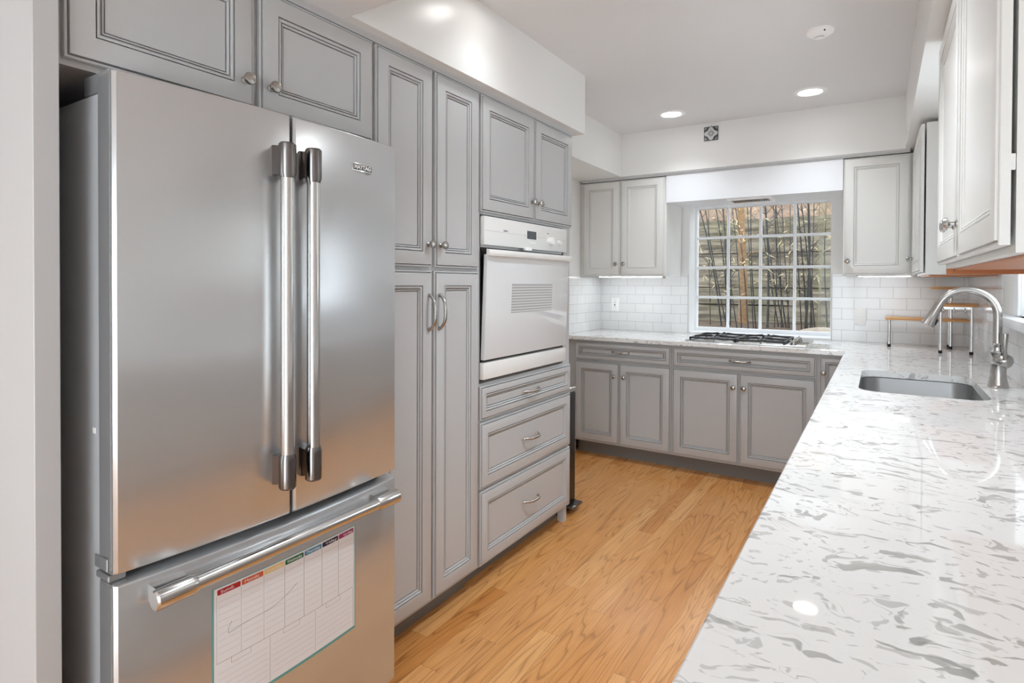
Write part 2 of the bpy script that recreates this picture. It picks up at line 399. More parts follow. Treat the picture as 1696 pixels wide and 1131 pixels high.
# ------------------------------------------------------------------ room shell
XL, XR, YB = -2.066, 0.482, 4.688
CEIL, SOF = 2.46, 2.14
RV = (-1.294, -0.292, 0.925, 1.942)       # back window opening
struct(MB().box(-2.3, 0.7, -2.0, YB+0.25, -0.06, 0.0).build('floor', M['floor'], smooth=0), 'orange oak strip floor running down the kitchen', 'floor')
struct(MB().box(-2.3, 0.7, 1.255, YB+0.25, CEIL, CEIL+0.06).build('ceiling', M['ceil'], smooth=0), 'flat white kitchen ceiling with recessed lights', 'ceiling')
struct(MB().box(-2.3, 0.7, -2.0, 1.255, SOF, SOF+0.38).build('ceiling', M['ceil'], smooth=0), 'lower flat ceiling over the near end above the fridge', 'ceiling')
w = MB()
w.box(-2.3, RV[0], YB, YB+0.25, 0, CEIL); w.box(RV[1], 0.7, YB, YB+0.25, 0, CEIL)
w.box(RV[0], RV[1], YB, YB+0.25, 0, RV[2]); w.box(RV[0], RV[1], YB, YB+0.25, RV[3], CEIL)
struct(w.build('wall_back', M['wall'], smooth=0), 'white back wall around the cooktop window', 'wall')
struct(MB().box(-2.3, XL, 0.458, YB, 0, CEIL).build('wall_left', M['wall'], smooth=0), 'white left wall behind the tall cabinets', 'wall')
struct(MB().box(-2.3, -0.95, -2.1, -2.0, 0, SOF).build('wall_front_light_block', M['wall'], smooth=0), 'unseen white wall added behind the camera to cut light from the rear opening', 'wall')  # added out of view: narrows the rear opening to dim light on the fridge panel
struct(MB().box(-2.3, XL, -2.0, 0.458, 0, SOF).build('wall_left', M['wall'], smooth=0), 'pale left wall of the near end beside the camera', 'wall')
RW = (2.40, 3.08, 1.19, 2.06)            # right window opening (y0,y1,z0,z1)
w = MB()
w.box(XR, 0.70, -2.0, RW[0], 0, CEIL); w.box(XR, 0.70, RW[1], YB, 0, CEIL)
w.box(XR, 0.70, RW[0], RW[1], 0, RW[2]); w.box(XR, 0.70, RW[0], RW[1], RW[3], CEIL)
struct(w.build('wall_right', M['wall'], smooth=0), 'white right wall beside the sink', 'wall')
# soffits
struct(MB().box(XL, -1.388, 1.255, 2.935, SOF, CEIL).build('trim_1', M['wallgloss'], smooth=0), 'deep white soffit above the tall grey cabinets', 'soffit')
struct(MB().box(XL, -1.70, 2.935, YB, SOF, CEIL).build('trim_2', M['wall'], smooth=0), 'shallower white soffit in the far left corner', 'soffit')
struct(MB().box(-1.70, 0.122, 4.25, YB, SOF, CEIL).build('trim_3', M['wall'], smooth=0), 'white soffit above the cooktop window', 'soffit')
struct(MB().box(0.122, XR, 1.255, YB, SOF, CEIL).build('trim_4', M['wallgloss'], smooth=0), 'white soffit along the right wall cabinets', 'soffit')
# valance above the window with its boxed-in underside
v = MB(); v.box(-1.352, -0.206, 4.272, 4.292, 1.918, 2.118); v.box(-1.352, -0.206, 4.292, YB, 1.926, 1.946)
struct(v.build('trim_5', M['frame'], smooth=0), 'white valance board spanning between the upper cabinets over the window', 'valance')
# moulding under the back soffit
def mould(x0, x1, yf, z, name):
    mb = MB(); pr = [(0.0, 0.0), (-0.006, 0.002), (-0.008, 0.007), (-0.013, 0.010), (-0.016, 0.017), (-0.016, 0.022), (0, 0.022)]
    mb.rings([[(x0, yf+a, z+b) for a, b in pr], [(x1, yf+a, z+b) for a, b in pr]]); return mb.build(name, M['grey'], smooth=30)
struct(mould(-2.04, 0.146, 4.27, 2.118, 'trim_6'), 'thin grey moulding along the top of the back cabinets', 'moulding')
mb = MB(); pr = [(0.0, 0.0), (0.010, 0.003), (0.013, 0.008), (0.020, 0.012), (0.024, 0.018), (0, 0.018)]
mb.rings([[(-1.45+a, 0.50, 2.122+b) for a, b in pr], [(-1.45+a, 2.88, 2.122+b) for a, b in pr]])
struct(mb.build('trim_7', M['grey'], smooth=30), 'thin grey moulding along the top of the tall left cabinets', 'moulding')
# tile
TT = 0.008; CT = 0.915
tb = MB(); tb.box(XL, RV[0]-0.004, YB-TT, YB, CT, 1.386); tb.box(RV[1]+0.004, XR, YB-TT, YB, CT, 1.386)
struct(tb.build('trim_8', M['tilex'], smooth=0), 'white subway tile backsplash on both sides of the cooktop window', 'backsplash')
struct(MB().box(XL, XL+TT, 4.02, YB-TT, CT, 1.366).build('trim_9', M['tiley'], smooth=0), 'white subway tile backsplash on the left return wall', 'backsplash')
tb = MB(); tb.box(XR-TT, XR, 0.30, YB-TT, CT, 1.148); tb.box(XR-TT, XR, 3.47, YB-TT, 1.148, 1.365)
struct(tb.build('trim_10', M['tiley'], smooth=0), 'white subway tile backsplash behind the faucet', 'backsplash')
tb = MB(); tb.box(RV[0]-0.006, RV[0]-0.001, YB-0.011, YB-TT+0.001, CT, 1.388); tb.box(RV[1]+0.001, RV[1]+0.006, YB-0.011, YB-TT+0.001, CT, 1.388)
struct(tb.build('trim_11', M['grey'], smooth=0), 'thin grey edging where the tile stops at the window', 'tile edging')

# back window
def build_window_back():
    t = thing('window_1', (0, 4.885, 0), 0, 'white sixteen-pane grid window over the cooktop', 'window'); t['kind'] = 'structure'
    x0, x1, z0, z1 = RV; fw = 0.016
    f = MB(); f.box(x0, x0+fw, -0.02, 0.03, z0, z1); f.box(x1-fw, x1, -0.02, 0.03, z0, z1); f.box(x0+fw, x1-fw, -0.02, 0.03, z1-fw, z1); f.box(x0+fw, x1-fw, -0.02, 0.03, z0, z0+0.034)
    f.build('window_frame', M['frame'], t, smooth=0)
    m = MB(); gx0, gx1, gz0, gz1 = x0+fw, x1-fw, z0+0.034, z1-fw
    for i in (1, 2, 3):
        xx = gx0+(gx1-gx0)*i/4; m.box(xx-0.010, xx+0.010, -0.012, 0.012, gz0, gz1, 0.003, 1)
        zz = gz0+(gz1-gz0)*i/4+0.004; m.box(gx0, gx1, -0.011, 0.011, zz-0.010, zz+0.010, 0.003, 1)
    m.build('muntin_grid', M['frame'], t, smooth=30)
    MB().box(gx0, gx1, 0.014, 0.018, gz0, gz1).build('window_glass', M['glass'], t, smooth=0)
    MB().box(x0+0.001, x1-0.001, -0.196, -0.02, z0-0.004, z0+0.006, 0.002, 1).build('window_sill', M['frame'], t, smooth=30)
build_window_back()
def build_window_right():
    t = thing('window_2', (XR, 0, 0), 0, 'white window with deep sill above the sink', 'window'); t['kind'] = 'structure'
    y0, y1, z0, z1 = RW
    c = MB(); c.box(-0.012, 0, y1, y1+0.085, z0-0.0, z1+0.085, 0.003, 1); c.box(-0.012, 0, y0-0.0, y1, z1, z1+0.077, 0.003, 1)
    c.build('casing', M['frame'], t, smooth=30)
    f = MB(); f.box(0.10, 0.14, y0, y0+0.045, z0, z1); f.box(0.10, 0.14, y1-0.045, y1, z0, z1); f.box(0.10, 0.14, y0+0.045, y1-0.045, z0, z0+0.045); f.box(0.10, 0.14, y0+0.045, y1-0.045, z1-0.045, z1)
    f.build('window_frame', M['frame'], t, smooth=0)
    MB().box(0.118, 0.122, y0+0.045, y1-0.045, z0+0.045, z1-0.045).build('window_glass', M['glass'], t, smooth=0)
    s = MB(); s.box(-0.062, 0.0, 2.36, 3.465, 1.150, 1.186, 0.004, 2); s.box(0.0, 0.10, y0, y1, 1.170, 1.190)
    s.build('window_sill', M['frame'], t, smooth=30)
build_window_right()

# ------------------------------------------------------------------ left run of tall grey cabinets (fronts face +x)
R90 = PI/2; FX = -1.45
# panel beside the fridge
tag(MB().box(XL+0.001, -1.405, 0.459, 0.5035, 0.0, SOF-0.002, 0.0015, 1).build('fridge_side_panel', M['grey'], smooth=0), 'tall grey panel standing left of the fridge', 'panel')
def L(y): return y
def left_cab(name, label, y0, y1, z0, z1, doors=(), drawers=(), toe=None, carcass=None):
    dd = [(a-y0, b-y0, c, d, (k[0], k[1]-y0)+tuple(k[2:]) if k else None) for a, b, c, d, k in doors]
    ww = [(a-y0, b-y0, c, d, (k[0]-y0,)+tuple(k[1:]) if k else None) for a, b, c, d, k in drawers]
    return cabinet(name, label, 'cabinet', (FX, y0, 0), R90, y1-y0, FX-XL-0.003, z0, z1, M['grey'], dd, ww, toe, carcass=carcass)
TOP = 2.121
left_cab('wall_cabinet', 'grey two-door cabinet bridging over the steel fridge', 0.505, 1.394, 1.772, TOP,
         [(0.5225, 0.955, 1.785, 2.118, ('k', 0.925, 1.853)), (0.972, 1.389, 1.785, 2.118, ('k', 1.003, 1.853))])
left_cab('pantry_cabinet', 'tall grey four-door pantry cabinet between fridge and oven', 1.395, 2.004, 0.09, TOP,
         [(1.404, 1.695, 1.376, 2.118, ('k', 1.668, 1.46)), (1.713, 1.997, 1.376, 2.118, ('k', 1.740, 1.46)),
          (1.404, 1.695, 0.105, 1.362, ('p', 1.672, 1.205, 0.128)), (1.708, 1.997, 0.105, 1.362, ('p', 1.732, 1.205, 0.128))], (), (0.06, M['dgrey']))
def oven_carcass(w, d):
    mb = MB(); z0, z1 = 0.09, TOP
    mb.box(0, 0.02, 0.0005, d, z0, z1); mb.box(w-0.02, w, 0.0005, d, z0, z1); mb.box(0.02, w-0.02, d-0.01, d, z0, z1)
    mb.box(0.02, w-0.02, 0.0005, d-0.01, z0, 0.882); mb.box(0.02, w-0.02, 0.0005, d-0.01, 1.612, z1)
    mb.box(w-0.075, w-0.02, 0.0005, 0.02, 0.882, 1.612)
    mb.box(w-0.035, w, 0.012, 0.05, 0, z0); return mb
left_cab('oven_cabinet', 'tall grey cabinet holding the white wall oven above three drawers', 2.005, 2.877, 0.09, TOP,
         [(2.013, 2.459, 1.622, 2.118, ('k', 2.432, 1.708)), (2.464, 2.869, 1.622, 2.118, ('k', 2.491, 1.708))],
         [(2.014, 2.862, 0.727, 0.872, (2.432, 0.798, 0.125)), (2.014, 2.862, 0.431, 0.714, (2.432, 0.572, 0.125)), (2.014, 2.862, 0.10, 0.419, (2.432, 0.268, 0.125))],
         (0.075, M['dgrey']), carcass=oven_carcass(0.872, FX-XL-0.003))

# wall oven: local x along +Y, -y out
def build_oven():
    t = thing('wall_oven', (FX, 2.026, 0), R90, 'white built-in wall oven with its door slightly ajar', 'oven')
    w = 0.770
    b = MB(); b.box(0.01, w-0.01, 0.002, 0.52, 0.90, 1.60); b.box(0, w, -0.022, 0.0, 0.900, 0.972, 0.003, 2); b.build('oven_body', M['enamel'], t, smooth=30)
    MB().box(0.006, w-0.006, -0.004, 0.001, 0.974, 1.47).build('oven_cavity', M['black'], t, smooth=0)
    p = MB().box(0, w, -0.024, -0.001, 1.480, 1.604, 0.003, 2).build('control_panel', M['enamel'], t, smooth=30)
    MB().box(0.355, 0.440, -0.0262, -0.0238, 1.528, 1.566, 0.001, 1).build('display', M['display'], p, smooth=0)
    ry = Matrix.Rotation(PI/2, 4, 'X')
    for u, z, r, h in ((0.575, 1.530, 0.021, 0.022), (0.672, 1.528, 0.013, 0.016), (0.338, 1.548, 0.006, 0.005)):
        MB().lathe([(r, 0), (r, h*0.7), (r*0.85, h), (0.001, h)], 24, Matrix.Translation((u, -0.024, z)) @ ry).build('knob', M['plastic'], p)
    for q in range(3): MB().box(0.375+q*0.02, 0.389+q*0.02, -0.0275, -0.0238, 1.506, 1.514, 0.001, 1).build('button', M['plastic'], p, smooth=30)
    MB().box(0.01, w-0.01, -0.0246, -0.0238, 1.5415, 1.5425).build('trim_line', M['rule'], p, smooth=0)
    mk = MB()
    for q in range(5): mk.box(0.150+q*0.007, 0.1548+q*0.007, -0.0246, -0.0238, 1.5465, 1.5535)
    mk.build('faint_print', M['ruled'], p, smooth=0)
    MB().cyl((0.56, -0.0238, 1.567), (0.56, -0.026, 1.567), 0.003).build('indicator', M['black'], p)
    MB().box(0.325, 0.385, -0.035, -0.02, 1.470, 1.486, 0.002, 1).build('latch', M['plastic'], p, smooth=30)
    # door hinged at its lower edge, tilted out a little
    d = MB().box(0.004, w-0.004, -0.020, 0.0, 0.0, 0.455, 0.002, 2).build('oven_door', M['whiteglass'], t, smooth=30, loc=(0, -0.003, 0.985), rot=(math.radians(2.1), 0, 0))
    MB().box(0.006, w-0.006, 0.0004, 0.004, 0.003, 0.452).build('inner_liner', M['black'], d, smooth=0)
    MB().box(0.205, 0.590, -0.0207, -0.0197, 0.195, 0.330).build('door_window', M['louvre'], d, smooth=0)
    h = MB(); n = 14; pr = []
    h.rings([[(x, -0.020-c*(0.030 if 0.02 < i/n < 0.98 else 0.016), 0.447+zz) for c, zz in ((0, 0), (0.85, 0.002), (1, 0.008), (1, 0.022), (0.85, 0.029), (0, 0.031))] for i in range(n+1) for x in (w*i/n*1.02-0.006,)])
    h.build('handle', M['enamel'], d, smooth=40)
M['louvre'] = mat_louvre()
build_oven()

# ------------------------------------------------------------------ refrigerator (world coordinates, fronts face +x)
FY0, FY1, FC, FHW = 0.563, 1.379, 0.971, 0.408
def fxs(y): return -1.318+0.025*(1-((y-FC)/FHW)**2)
def bowed_panel(y0, y1, z0, z1, back=-1.382, n=14, rnd=0.008):
    mb = MB(); rings = []
    def prof(z, ins):
        pts = [(back, y0), ]
        pts = []
        for i in range(n+1):
            y = y0+(y1-y0)*i/n
            pts.append((fxs(y)-ins, y))
        pts[0] = (pts[0][0]-0.006, y0); pts[-1] = (pts[-1][0]-0.006, y1)
        pts.insert(1, (fxs(y0+0.006)-ins, y0+0.006)); pts.insert(-1, (fxs(y1-0.006)-ins, y1-0.006))
        pts += [(back, y1), (back, y0)]
        return [(x, y, z) for x, y in pts]
    mb.rings([prof(z0, 0.006), prof(z0+0.002, 0.002), prof(z0+0.006, 0.0), prof(z1-0.006, 0.0), prof(z1-0.002, 0.002), prof(z1, 0.006)])
    return mb
def bracket_bar(vertical, c, a0, a1, xh, r=0.0172):
    """handle: bar plus collars plus arms back to the door"""
    def P(a, x, o=0): return (x, c+o, a) if vertical else (x, a, c+o)
    bar = MB(); bar.cyl(P(a0+0.02, xh), P(a1-0.02, xh), r, 28)
    return bar, P
def build_fridge():
    t = thing('refrigerator', (0, 0, 0), 0, 'stainless steel french-door refrigerator with bottom freezer drawer', 'refrigerator')
    MB().box(-2.02, -1.392, FY0+0.006, FY1-0.006, 0.03, 1.715, 0.004, 2).build('fridge_body', M['bodyg'], t, smooth=30)
    MB().box(-1.391, -1.383, FY0+0.012, FY1-0.012, 0.05, 1.71).build('door_gasket', M['black'], t, smooth=0)
    MB().box(-1.95, -1.45, FY0+0.02, FY1-0.02, 0.0, 0.03).build('base_grille', M['black'], t, smooth=0)
    doors = []
    for a, b in ((FY0, FC-0.004), (FC+0.004, FY1)):
        doors.append(bowed_panel(a, b, 0.713, 1.75).build('door', M['steel'], t, smooth=30))
    fz = bowed_panel(FY0, FY1, 0.035, 0.691).build('freezer_drawer', M['steel'], t, smooth=30)
    for d, (a, b) in zip(doors, ((FY0, FC-0.004), (FC+0.004, FY1))):
        y = a if a == FY0 else b
        s = MB().box(-1.381, -1.333, y-0.0012 if a == FY0 else y-0.0005, y+0.0005 if a == FY0 else y+0.0012, 0.72, 1.742).build('door_edge', M['doorside'], d, smooth=0)
    MB().box(-1.381, -1.333, FY0-0.0012, FY0+0.0005, 0.04, 0.684).build('drawer_edge', M['doorside'], fz, smooth=0)
    # vertical handles
    for d, y in ((doors[0], 0.9295), (doors[1], 1.0085)):
        xh = -1.258; z0, z1 = 0.797, 1.666
        h = MB().cyl((xh, y, z0+0.03), (xh, y, z1-0.03), 0.0168, 28).build('handle', M['steelh'], d)
        for za, zb in ((z0, z0+0.088), (z1, z1-0.088)):
            cp = MB(); sg = 1 if zb > za else -1
            cp.tube([(xh, y, za), (xh, y, za+sg*0.004), (xh, y, zb-sg*0.012), (xh, y, zb)], [0.018, 0.0212, 0.0212, 0.018], 28)
            lo, hi = min(za, zb)+0.012, max(za, zb)-0.008
            cp.rings([[(fxs(y)-0.002, y-0.019, lo-0.004), (fxs(y)-0.002, y+0.019, lo-0.004), (fxs(y)-0.002, y+0.019, hi+0.004), (fxs(y)-0.002, y-0.019, hi+0.004)],
                      [(xh-0.008, y-0.015, lo), (xh-0.008, y+0.015, lo), (xh-0.008, y+0.015, hi), (xh-0.008, y-0.015, hi)]])
            cp.build('handle_bracket', M['dsteel'], d, smooth=30)
    # freezer bar
    xh, z = -1.264, 0.655; ya, yb = 0.612, 1.330
    MB().cyl((xh, ya+0.03, z), (xh, yb-0.03, z), 0.0168, 28).build('handle', M['steelh'], fz)
    for p, q in ((ya, ya+0.088), (yb, yb-0.088)):
        cp = MB(); sg = 1 if q > p else -1
        cp.tube([(xh, p, z), (xh, p+sg*0.004, z), (xh, q-sg*0.012, z), (xh, q, z)], [0.018, 0.0212, 0.0212, 0.018], 28)
        lo, hi = min(p, q)+0.012, max(p, q)-0.008
        cp.rings([[(fxs(lo)-0.003, lo, z-0.019), (fxs(hi)-0.003, hi, z-0.019), (fxs(hi)-0.003, hi, z+0.019), (fxs(lo)-0.003, lo, z+0.019)],
                  [(xh-0.008, lo, z-0.015), (xh-0.008, hi, z-0.015), (xh-0.008, hi, z+0.015), (xh-0.008, lo, z+0.015)]])
        cp.build('handle_bracket', M['steelh'], fz, smooth=30)
    # hinges
    hg = MB(); hg.box(-1.385, -1.348, FY0+0.003, FY0+0.05, 1.7503, 1.757, 0.002, 1); hg.box(-1.46, -1.387, FY0+0.004, FY0+0.06, 1.7155, 1.757, 0.004, 2); hg.build('hinge_cover', M['doorside'], t, smooth=30)
    hg = MB(); hg.box(-1.385, -1.348, FY1-0.05, FY1-0.003, 1.7503, 1.757, 0.002, 1); hg.build('hinge_cover', M['doorside'], t, smooth=30)
    hg = MB(); hg.box(-1.392, -1.336, FY0-0.004, FY0+0.03, 0.695, 0.709, 0.002, 1); hg.box(-1.396, -1.340, FY0-0.005, FY0-0.001, 0.716, 0.744, 0.002, 1); hg.build('center_hinge', M['doorside'], t, smooth=30)
    # badge
    by0, by1, bz0, bz1 = 1.178, 1.256, 1.643, 1.668
    xb = fxs(1.217)
    bd = MB().box(xb-0.004, xb+0.004, by0, by1, bz0, bz1, 0.0015, 2).build('badge', M['steelh'], doors[1], smooth=30)
    bp = MB().box(xb+0.0035, xb+0.0046, by0+0.004, by1-0.004, bz0+0.005, bz1-0.004).build('badge_plate', M['display'], doors[1], smooth=0)
    fr = Matrix(((0, 0, 1, xb+0.0046), (1, 0, 0, (by0+by1)/2), (0, 1, 0, (bz0+bz1)/2+0.0005), (0, 0, 0, 1)))
    text_mesh('MAYTAG', 0.016, 'badge_lettering', M['plastic'], doors[1], fr, 0.0006, 0.0006, 0.064)
    MB().box(-1.425, -1.413, FY0+0.0045, FY0+0.0062, 0.992, 1.004).build('side_sticker', M['plastic'], t, smooth=0)
build_fridge()

# weekly planner sheet held on the freezer drawer
def build_planner():
    t = thing('weekly_planner', (0, 0, 0), 0, 'white weekly planner sheet with coloured day headings on the freezer drawer', 'planner')
    y0, y1, z0, z1 = 0.757, 1.190, 0.300, 0.603
    def sheet(a, b, c, d, off, th, rad=0.0):
        mb = MB(); n = max(1, int((b-a)/0.02))
        if rad == 0:
            fr = [[], []]
            ring = [(a+(b-a)*i/n, c) for i in range(n+1)]+[(b-(b-a)*i/n, d) for i in range(n+1)]
        else:
            ring = []
            for cx, cz, a0 in ((b-rad, c+rad, -90), (b-rad, d-rad, 0), (a+rad, d-rad, 90), (a+rad, c+rad, 180)):
                ring += [(cx+rad*math.cos(math.radians(a0+k*22.5)), cz+rad*math.sin(math.radians(a0+k*22.5))) for k in range(5)]
        mb.rings([[(fxs(y)+off, y, z) for y, z in ring], [(fxs(y)+off+th, y, z) for y, z in ring]])
        return mb
    sheet(y0, y1, z0, z1, 0.0004, 0.0008).build('backing', M['teal'], t, smooth=0)
    sheet(y0+0.004, y1-0.003, z0+0.008, z1-0.001, 0.0012, 0.0003).build('page', M['paper'], t, smooth=0)
    ax0, ax1 = y0+0.010, y1-0.006; cw = (ax1-ax0)/7
    for i, (nm, col) in enumerate(DAYS):
        a = ax0+i*cw+0.0015; b = ax0+(i+1)*cw-0.0015
        m = simple('planner_heading_'+nm.lower(), col, 0.35)
        hd = sheet(a, b, z1-0.018, z1-0.005, 0.0015, 0.0003, 0.003).build('day_heading', m, t, smooth=0)
        yc = (a+b)/2
        text_mesh(nm, 0.0105, 'lettering', M['paper'], hd, Matrix(((0, 0, 1, fxs(yc)+0.0021), (1, 0, 0, yc), (0, 1, 0, z1-0.0115), (0, 0, 0, 1))), 0.0002, 0.0, min(0.046, 0.0072*len(nm)))
    ln = MB(); dk = MB()
    def line(mb, a, b, c, d):
        s = sheet(a, b, c, d, 0.0015, 0.0002); mb.merge(s.bm)
    zb = z0+0.125
    for i in range(7):
        for j in range(9): line(ln, ax0+i*cw+0.004, ax0+(i+1)*cw-0.004, z1-0.034-j*0.0155, z1-0.0335-j*0.0155)
    for i in range(8): line(dk if i in (3, 4, 5, 6) else ln, ax0+i*cw-0.0004, ax0+i*cw+0.0004, zb, z1-0.018)
    line(dk, ax0, ax1, zb-0.0005, zb+0.0003)
    for i in range(3):
        a = ax0+i*(ax1-ax0)/3; b = a+(ax1-ax0)/3-0.004
        for j in range(6): line(ln, a+0.004, b-0.004, zb-0.026-j*0.0145, zb-0.0255-j*0.0145)
        line(dk, b+0.001, b+0.0016, z0+0.012, zb-0.003)
        c = a+0.035; e = a+0.085
        for q in ((c, e, zb-0.014, zb-0.0135), (c, c+0.0006, zb-0.014, zb), (e-0.0006, e, zb-0.014, zb)): line(dk, *q)
    ln.build('faint_rules', M['rule'], t, smooth=0); dk.build('column_rules', M['ruled'], t, smooth=0)
    sc = MB(); pts = []
    for i in range(26):
        y = ax0+0.028+i*0.0075; q = i/25
        pts.append((fxs(y)+0.0018, y, z1-0.118+0.030*q*q*1.2+0.004*math.sin(q*7)))
    sc.tube([(fxs(ax0+0.035)+0.0018, ax0+0.036, z1-0.092), (fxs(ax0+0.028)+0.0018, ax0+0.028, z1-0.105)]+pts, 0.0004, 5)
    sc.build('pen_mark', M['ruled'], t, smooth=0)
build_planner()

# trash can past the oven cabinet
def build_trash():
    t = thing('trash_can', (-1.67, 3.005, 0), 0, 'slim black step trash can beside the oven cabinet end', 'trash can')
    b = MB(); b.box(-0.16, 0.15, -0.11, 0.105, 0.03, 0.675, 0.012, 3); b.build('bin_body', M['black'], t, smooth=30)
    MB().box(-0.165, 0.158, -0.114, 0.109, 0.0, 0.032, 0.006, 2).build('bin_base', M['black'], t, smooth=30)
    MB().box(-0.165, 0.156, -0.113, 0.108, 0.676, 0.706, 0.010, 3).build('lid', M['steelh'], t, smooth=30)
    MB().box(0.12, 0.215, -0.06, 0.07, 0.0325, 0.045, 0.004, 2).build('pedal', M['dsteel'], t, smooth=30)
build_trash()

# ------------------------------------------------------------------ back run: base cabinets (fronts face -y)
FYB = 4.065; DB = YB-FYB-0.004
cabinet('base_cabinet', 'grey base cabinet with one drawer in the far left corner', 'cabinet', (-2.000, FYB, 0), 0, 0.766, DB, 0.105, 0.883, M['grey'],
        [(0.012, 0.372, 0.118, 0.722, ('k', 0.336, 0.624)), (0.376, 0.758, 0.118, 0.722, ('k', 0.412, 0.624))],
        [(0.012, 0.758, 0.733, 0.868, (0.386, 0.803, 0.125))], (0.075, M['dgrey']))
MB_f = MB().box(-2.064, -2.0015, FYB+0.012, FYB+0.03, 0.0, 0.883).build('filler_strip', M['grey'], smooth=0)
tag(MB_f, 'narrow grey filler strip between base cabinet and left wall', 'filler strip')
cabinet('base_cabinet', 'wide grey base cabinet with one drawer under the cooktop', 'cabinet', (-1.2335, FYB, 0), 0, 0.912, DB, 0.105, 0.883, M['grey'],
        [(0.006, 0.447, 0.118, 0.722, ('k', 0.416, 0.627)), (0.452, 0.904, 0.118, 0.722, ('k', 0.482, 0.627))],
        [(0.006, 0.904, 0.733, 0.868, (0.455, 0.801, 0.125))], (0.075, M['dgrey']))
cabinet('corner_cabinet', 'grey corner base cabinet with one narrow door meeting the right counter', 'cabinet', (-0.321, FYB, 0), 0, 0.790, DB, 0.105, 0.883, M['grey'],
        [(0.010, 0.152, 0.118, 0.868, ('k', 0.032, 0.771))], (), (0.075, M['dgrey']))
# right run (fronts face -x); mostly under the counter
RX = -0.152
def hollow(w, d):
    mb = MB(); z0, z1 = 0.105, 0.883
    mb.box(0, 0.018, 0.0005, d, z0, z1); mb.box(w-0.018, w, 0.0005, d, z0, z1); mb.box(0.018, w-0.018, d-0.01, d, z0, z1); mb.box(0.018, w-0.018, 0.0005, d-0.01, z0, z0+0.018)
    mb.box(0.018, w-0.018, 0.0005, 0.02, z1-0.04, z1); return mb
for y1, w_, lab in ((4.062, 0.60, 'grey base cabinet under the right counter next to the corner'), (3.460, 1.00, 'grey two-door base cabinet under the sink'), (2.458, 1.05, 'grey two-door base cabinet under the middle of the right counter'), (1.406, 1.05, 'grey two-door base cabinet under the near end of the right counter')):
    cabinet('base_cabinet', lab, 'cabinet', (RX, y1, 0), -R90, w_, 0.616, 0.105, 0.883, M['grey'],
            [(0.01, w_/2-0.002, 0.118, 0.868, ('k', w_/2-0.04, 0.77)), (w_/2+0.002, w_-0.01, 0.118, 0.868, ('k', w_/2+0.04, 0.77))], (), (0.075, M['dgrey']), carcass=hollow(w_, 0.616))

# ------------------------------------------------------------------ worktop with sink cut-out
SK = (-0.068, 0.335, 2.560, 3.205)      # sink opening
def rrect(x0, x1, y0, y1, r, n=8, rb=None):
    out = []
    rr = rb if rb else r
    for cx, cy, a0, q in ((x1, y0, -90, r), (x1, y1, 0, rr), (x0, y1, 90, rr), (x0, y0, 180, r)):
        ccx = cx-q if cx == x1 else cx+q; ccy = cy+q if cy == y0 else cy-q
        out += [(ccx+q*math.cos(math.radians(a0+90*k/n)), ccy+q*math.sin(math.radians(a0+90*k/n))) for k in range(n+1)]
    return out
def build_worktop():
    z0, z1 = CT-0.030, CT; e = 0.003
    xr = XR-TT-0.0005; yb = YB-TT-0.0005; ye = 0.30
    bm = bmesh.new()
    n = 8; R_ = 0.075
    hole = rrect(*SK, R_, n)
    hx0, hx1, hy0, hy1 = SK[0]-0.04, SK[1]+0.04, SK[2]-0.06, SK[3]+0.06
    ex = -0.175; eyb = 4.020; ex0 = -1.9; xl = XL+TT+0.0005
    def layer(z, ins, flip):
        V = lambda x, y: bm.verts.new((x, y, z))
        xe = ex+ins; yf = eyb+ins; yn = ye+ins
        corners = [V(hx1, hy0), V(hx1, hy1), V(hx0, hy1), V(hx0, hy0)]
        hv = [V(x, y) for x, y in hole]
        fs = []
        def F(*vs): fs.append(bm.faces.new(vs))
        for c in range(4):
            arc = hv[c*(n+1):(c+1)*(n+1)]
            for i in range(n): F(corners[c], arc[i+1], arc[i])
            nx = hv[((c+1)*(n+1)) % len(hv)]
            F(corners[c], corners[(c+1) % 4], nx, arc[-1])
        A = [V(xe, yn), V(xr, yn), V(xe, hy0), V(xr, hy0), V(xe, hy1), V(xr, hy1), V(xe, yf), V(xr, yf), V(xr, yb), V(xe, yb), V(xl, yb), V(xl, yf), V(hx0, yn), V(hx1, yn), V(hx0, yf), V(hx1, yf), V(hx0, yb), V(hx1, yb)]
        c0, c1, c2, c3 = corners
        F(A[0], A[12], c3, A[2]); F(A[12], A[13], c0, c3); F(A[13], A[1], A[3], c0)
        F(A[2], c3, c2, A[4]); F(c0, A[3], A[5], c1)
        F(A[4], c2, A[14], A[6]); F(c2, c1, A[15], A[14]); F(c1, A[5], A[7], A[15])
        F(A[6], A[14], A[16], A[9]); F(A[14], A[15], A[17], A[16]); F(A[15], A[7], A[8], A[17])
        F(A[11], A[6], A[9], A[10])
        outer = [A[0], A[12], A[13], A[1], A[3], A[5], A[7], A[8], A[17], A[16], A[9], A[10], A[11], A[6], A[4], A[2]]
        return outer, hv
    ot, ht = layer(z1, e, False); ob_, hb = layer(z0, 0.0, True)
    # mid ring for eased edge
    def mid(z):
        return [bm.verts.new((v.co.x, v.co.y, z)) for v in ob_]
    om = mid(z1-e)
    for a, b in ((ob_, om), (om, ot)):
        for i in range(len(a)):
            j = (i+1) % len(a); bm.faces.new((a[i], a[j], b[j], b[i]))
    for i in range(len(ht)):
        j = (i+1) % len(ht); bm.faces.new((ht[i], ht[j], hb[j], hb[i]))
    mb = MB(); mb.bm.free(); mb.bm = bm
    o = mb.build('worktop', M['quartz'], smooth=30)
    tag(o, 'white quartz worktop with grey flecks wrapping around the corner', 'worktop')
build_worktop()
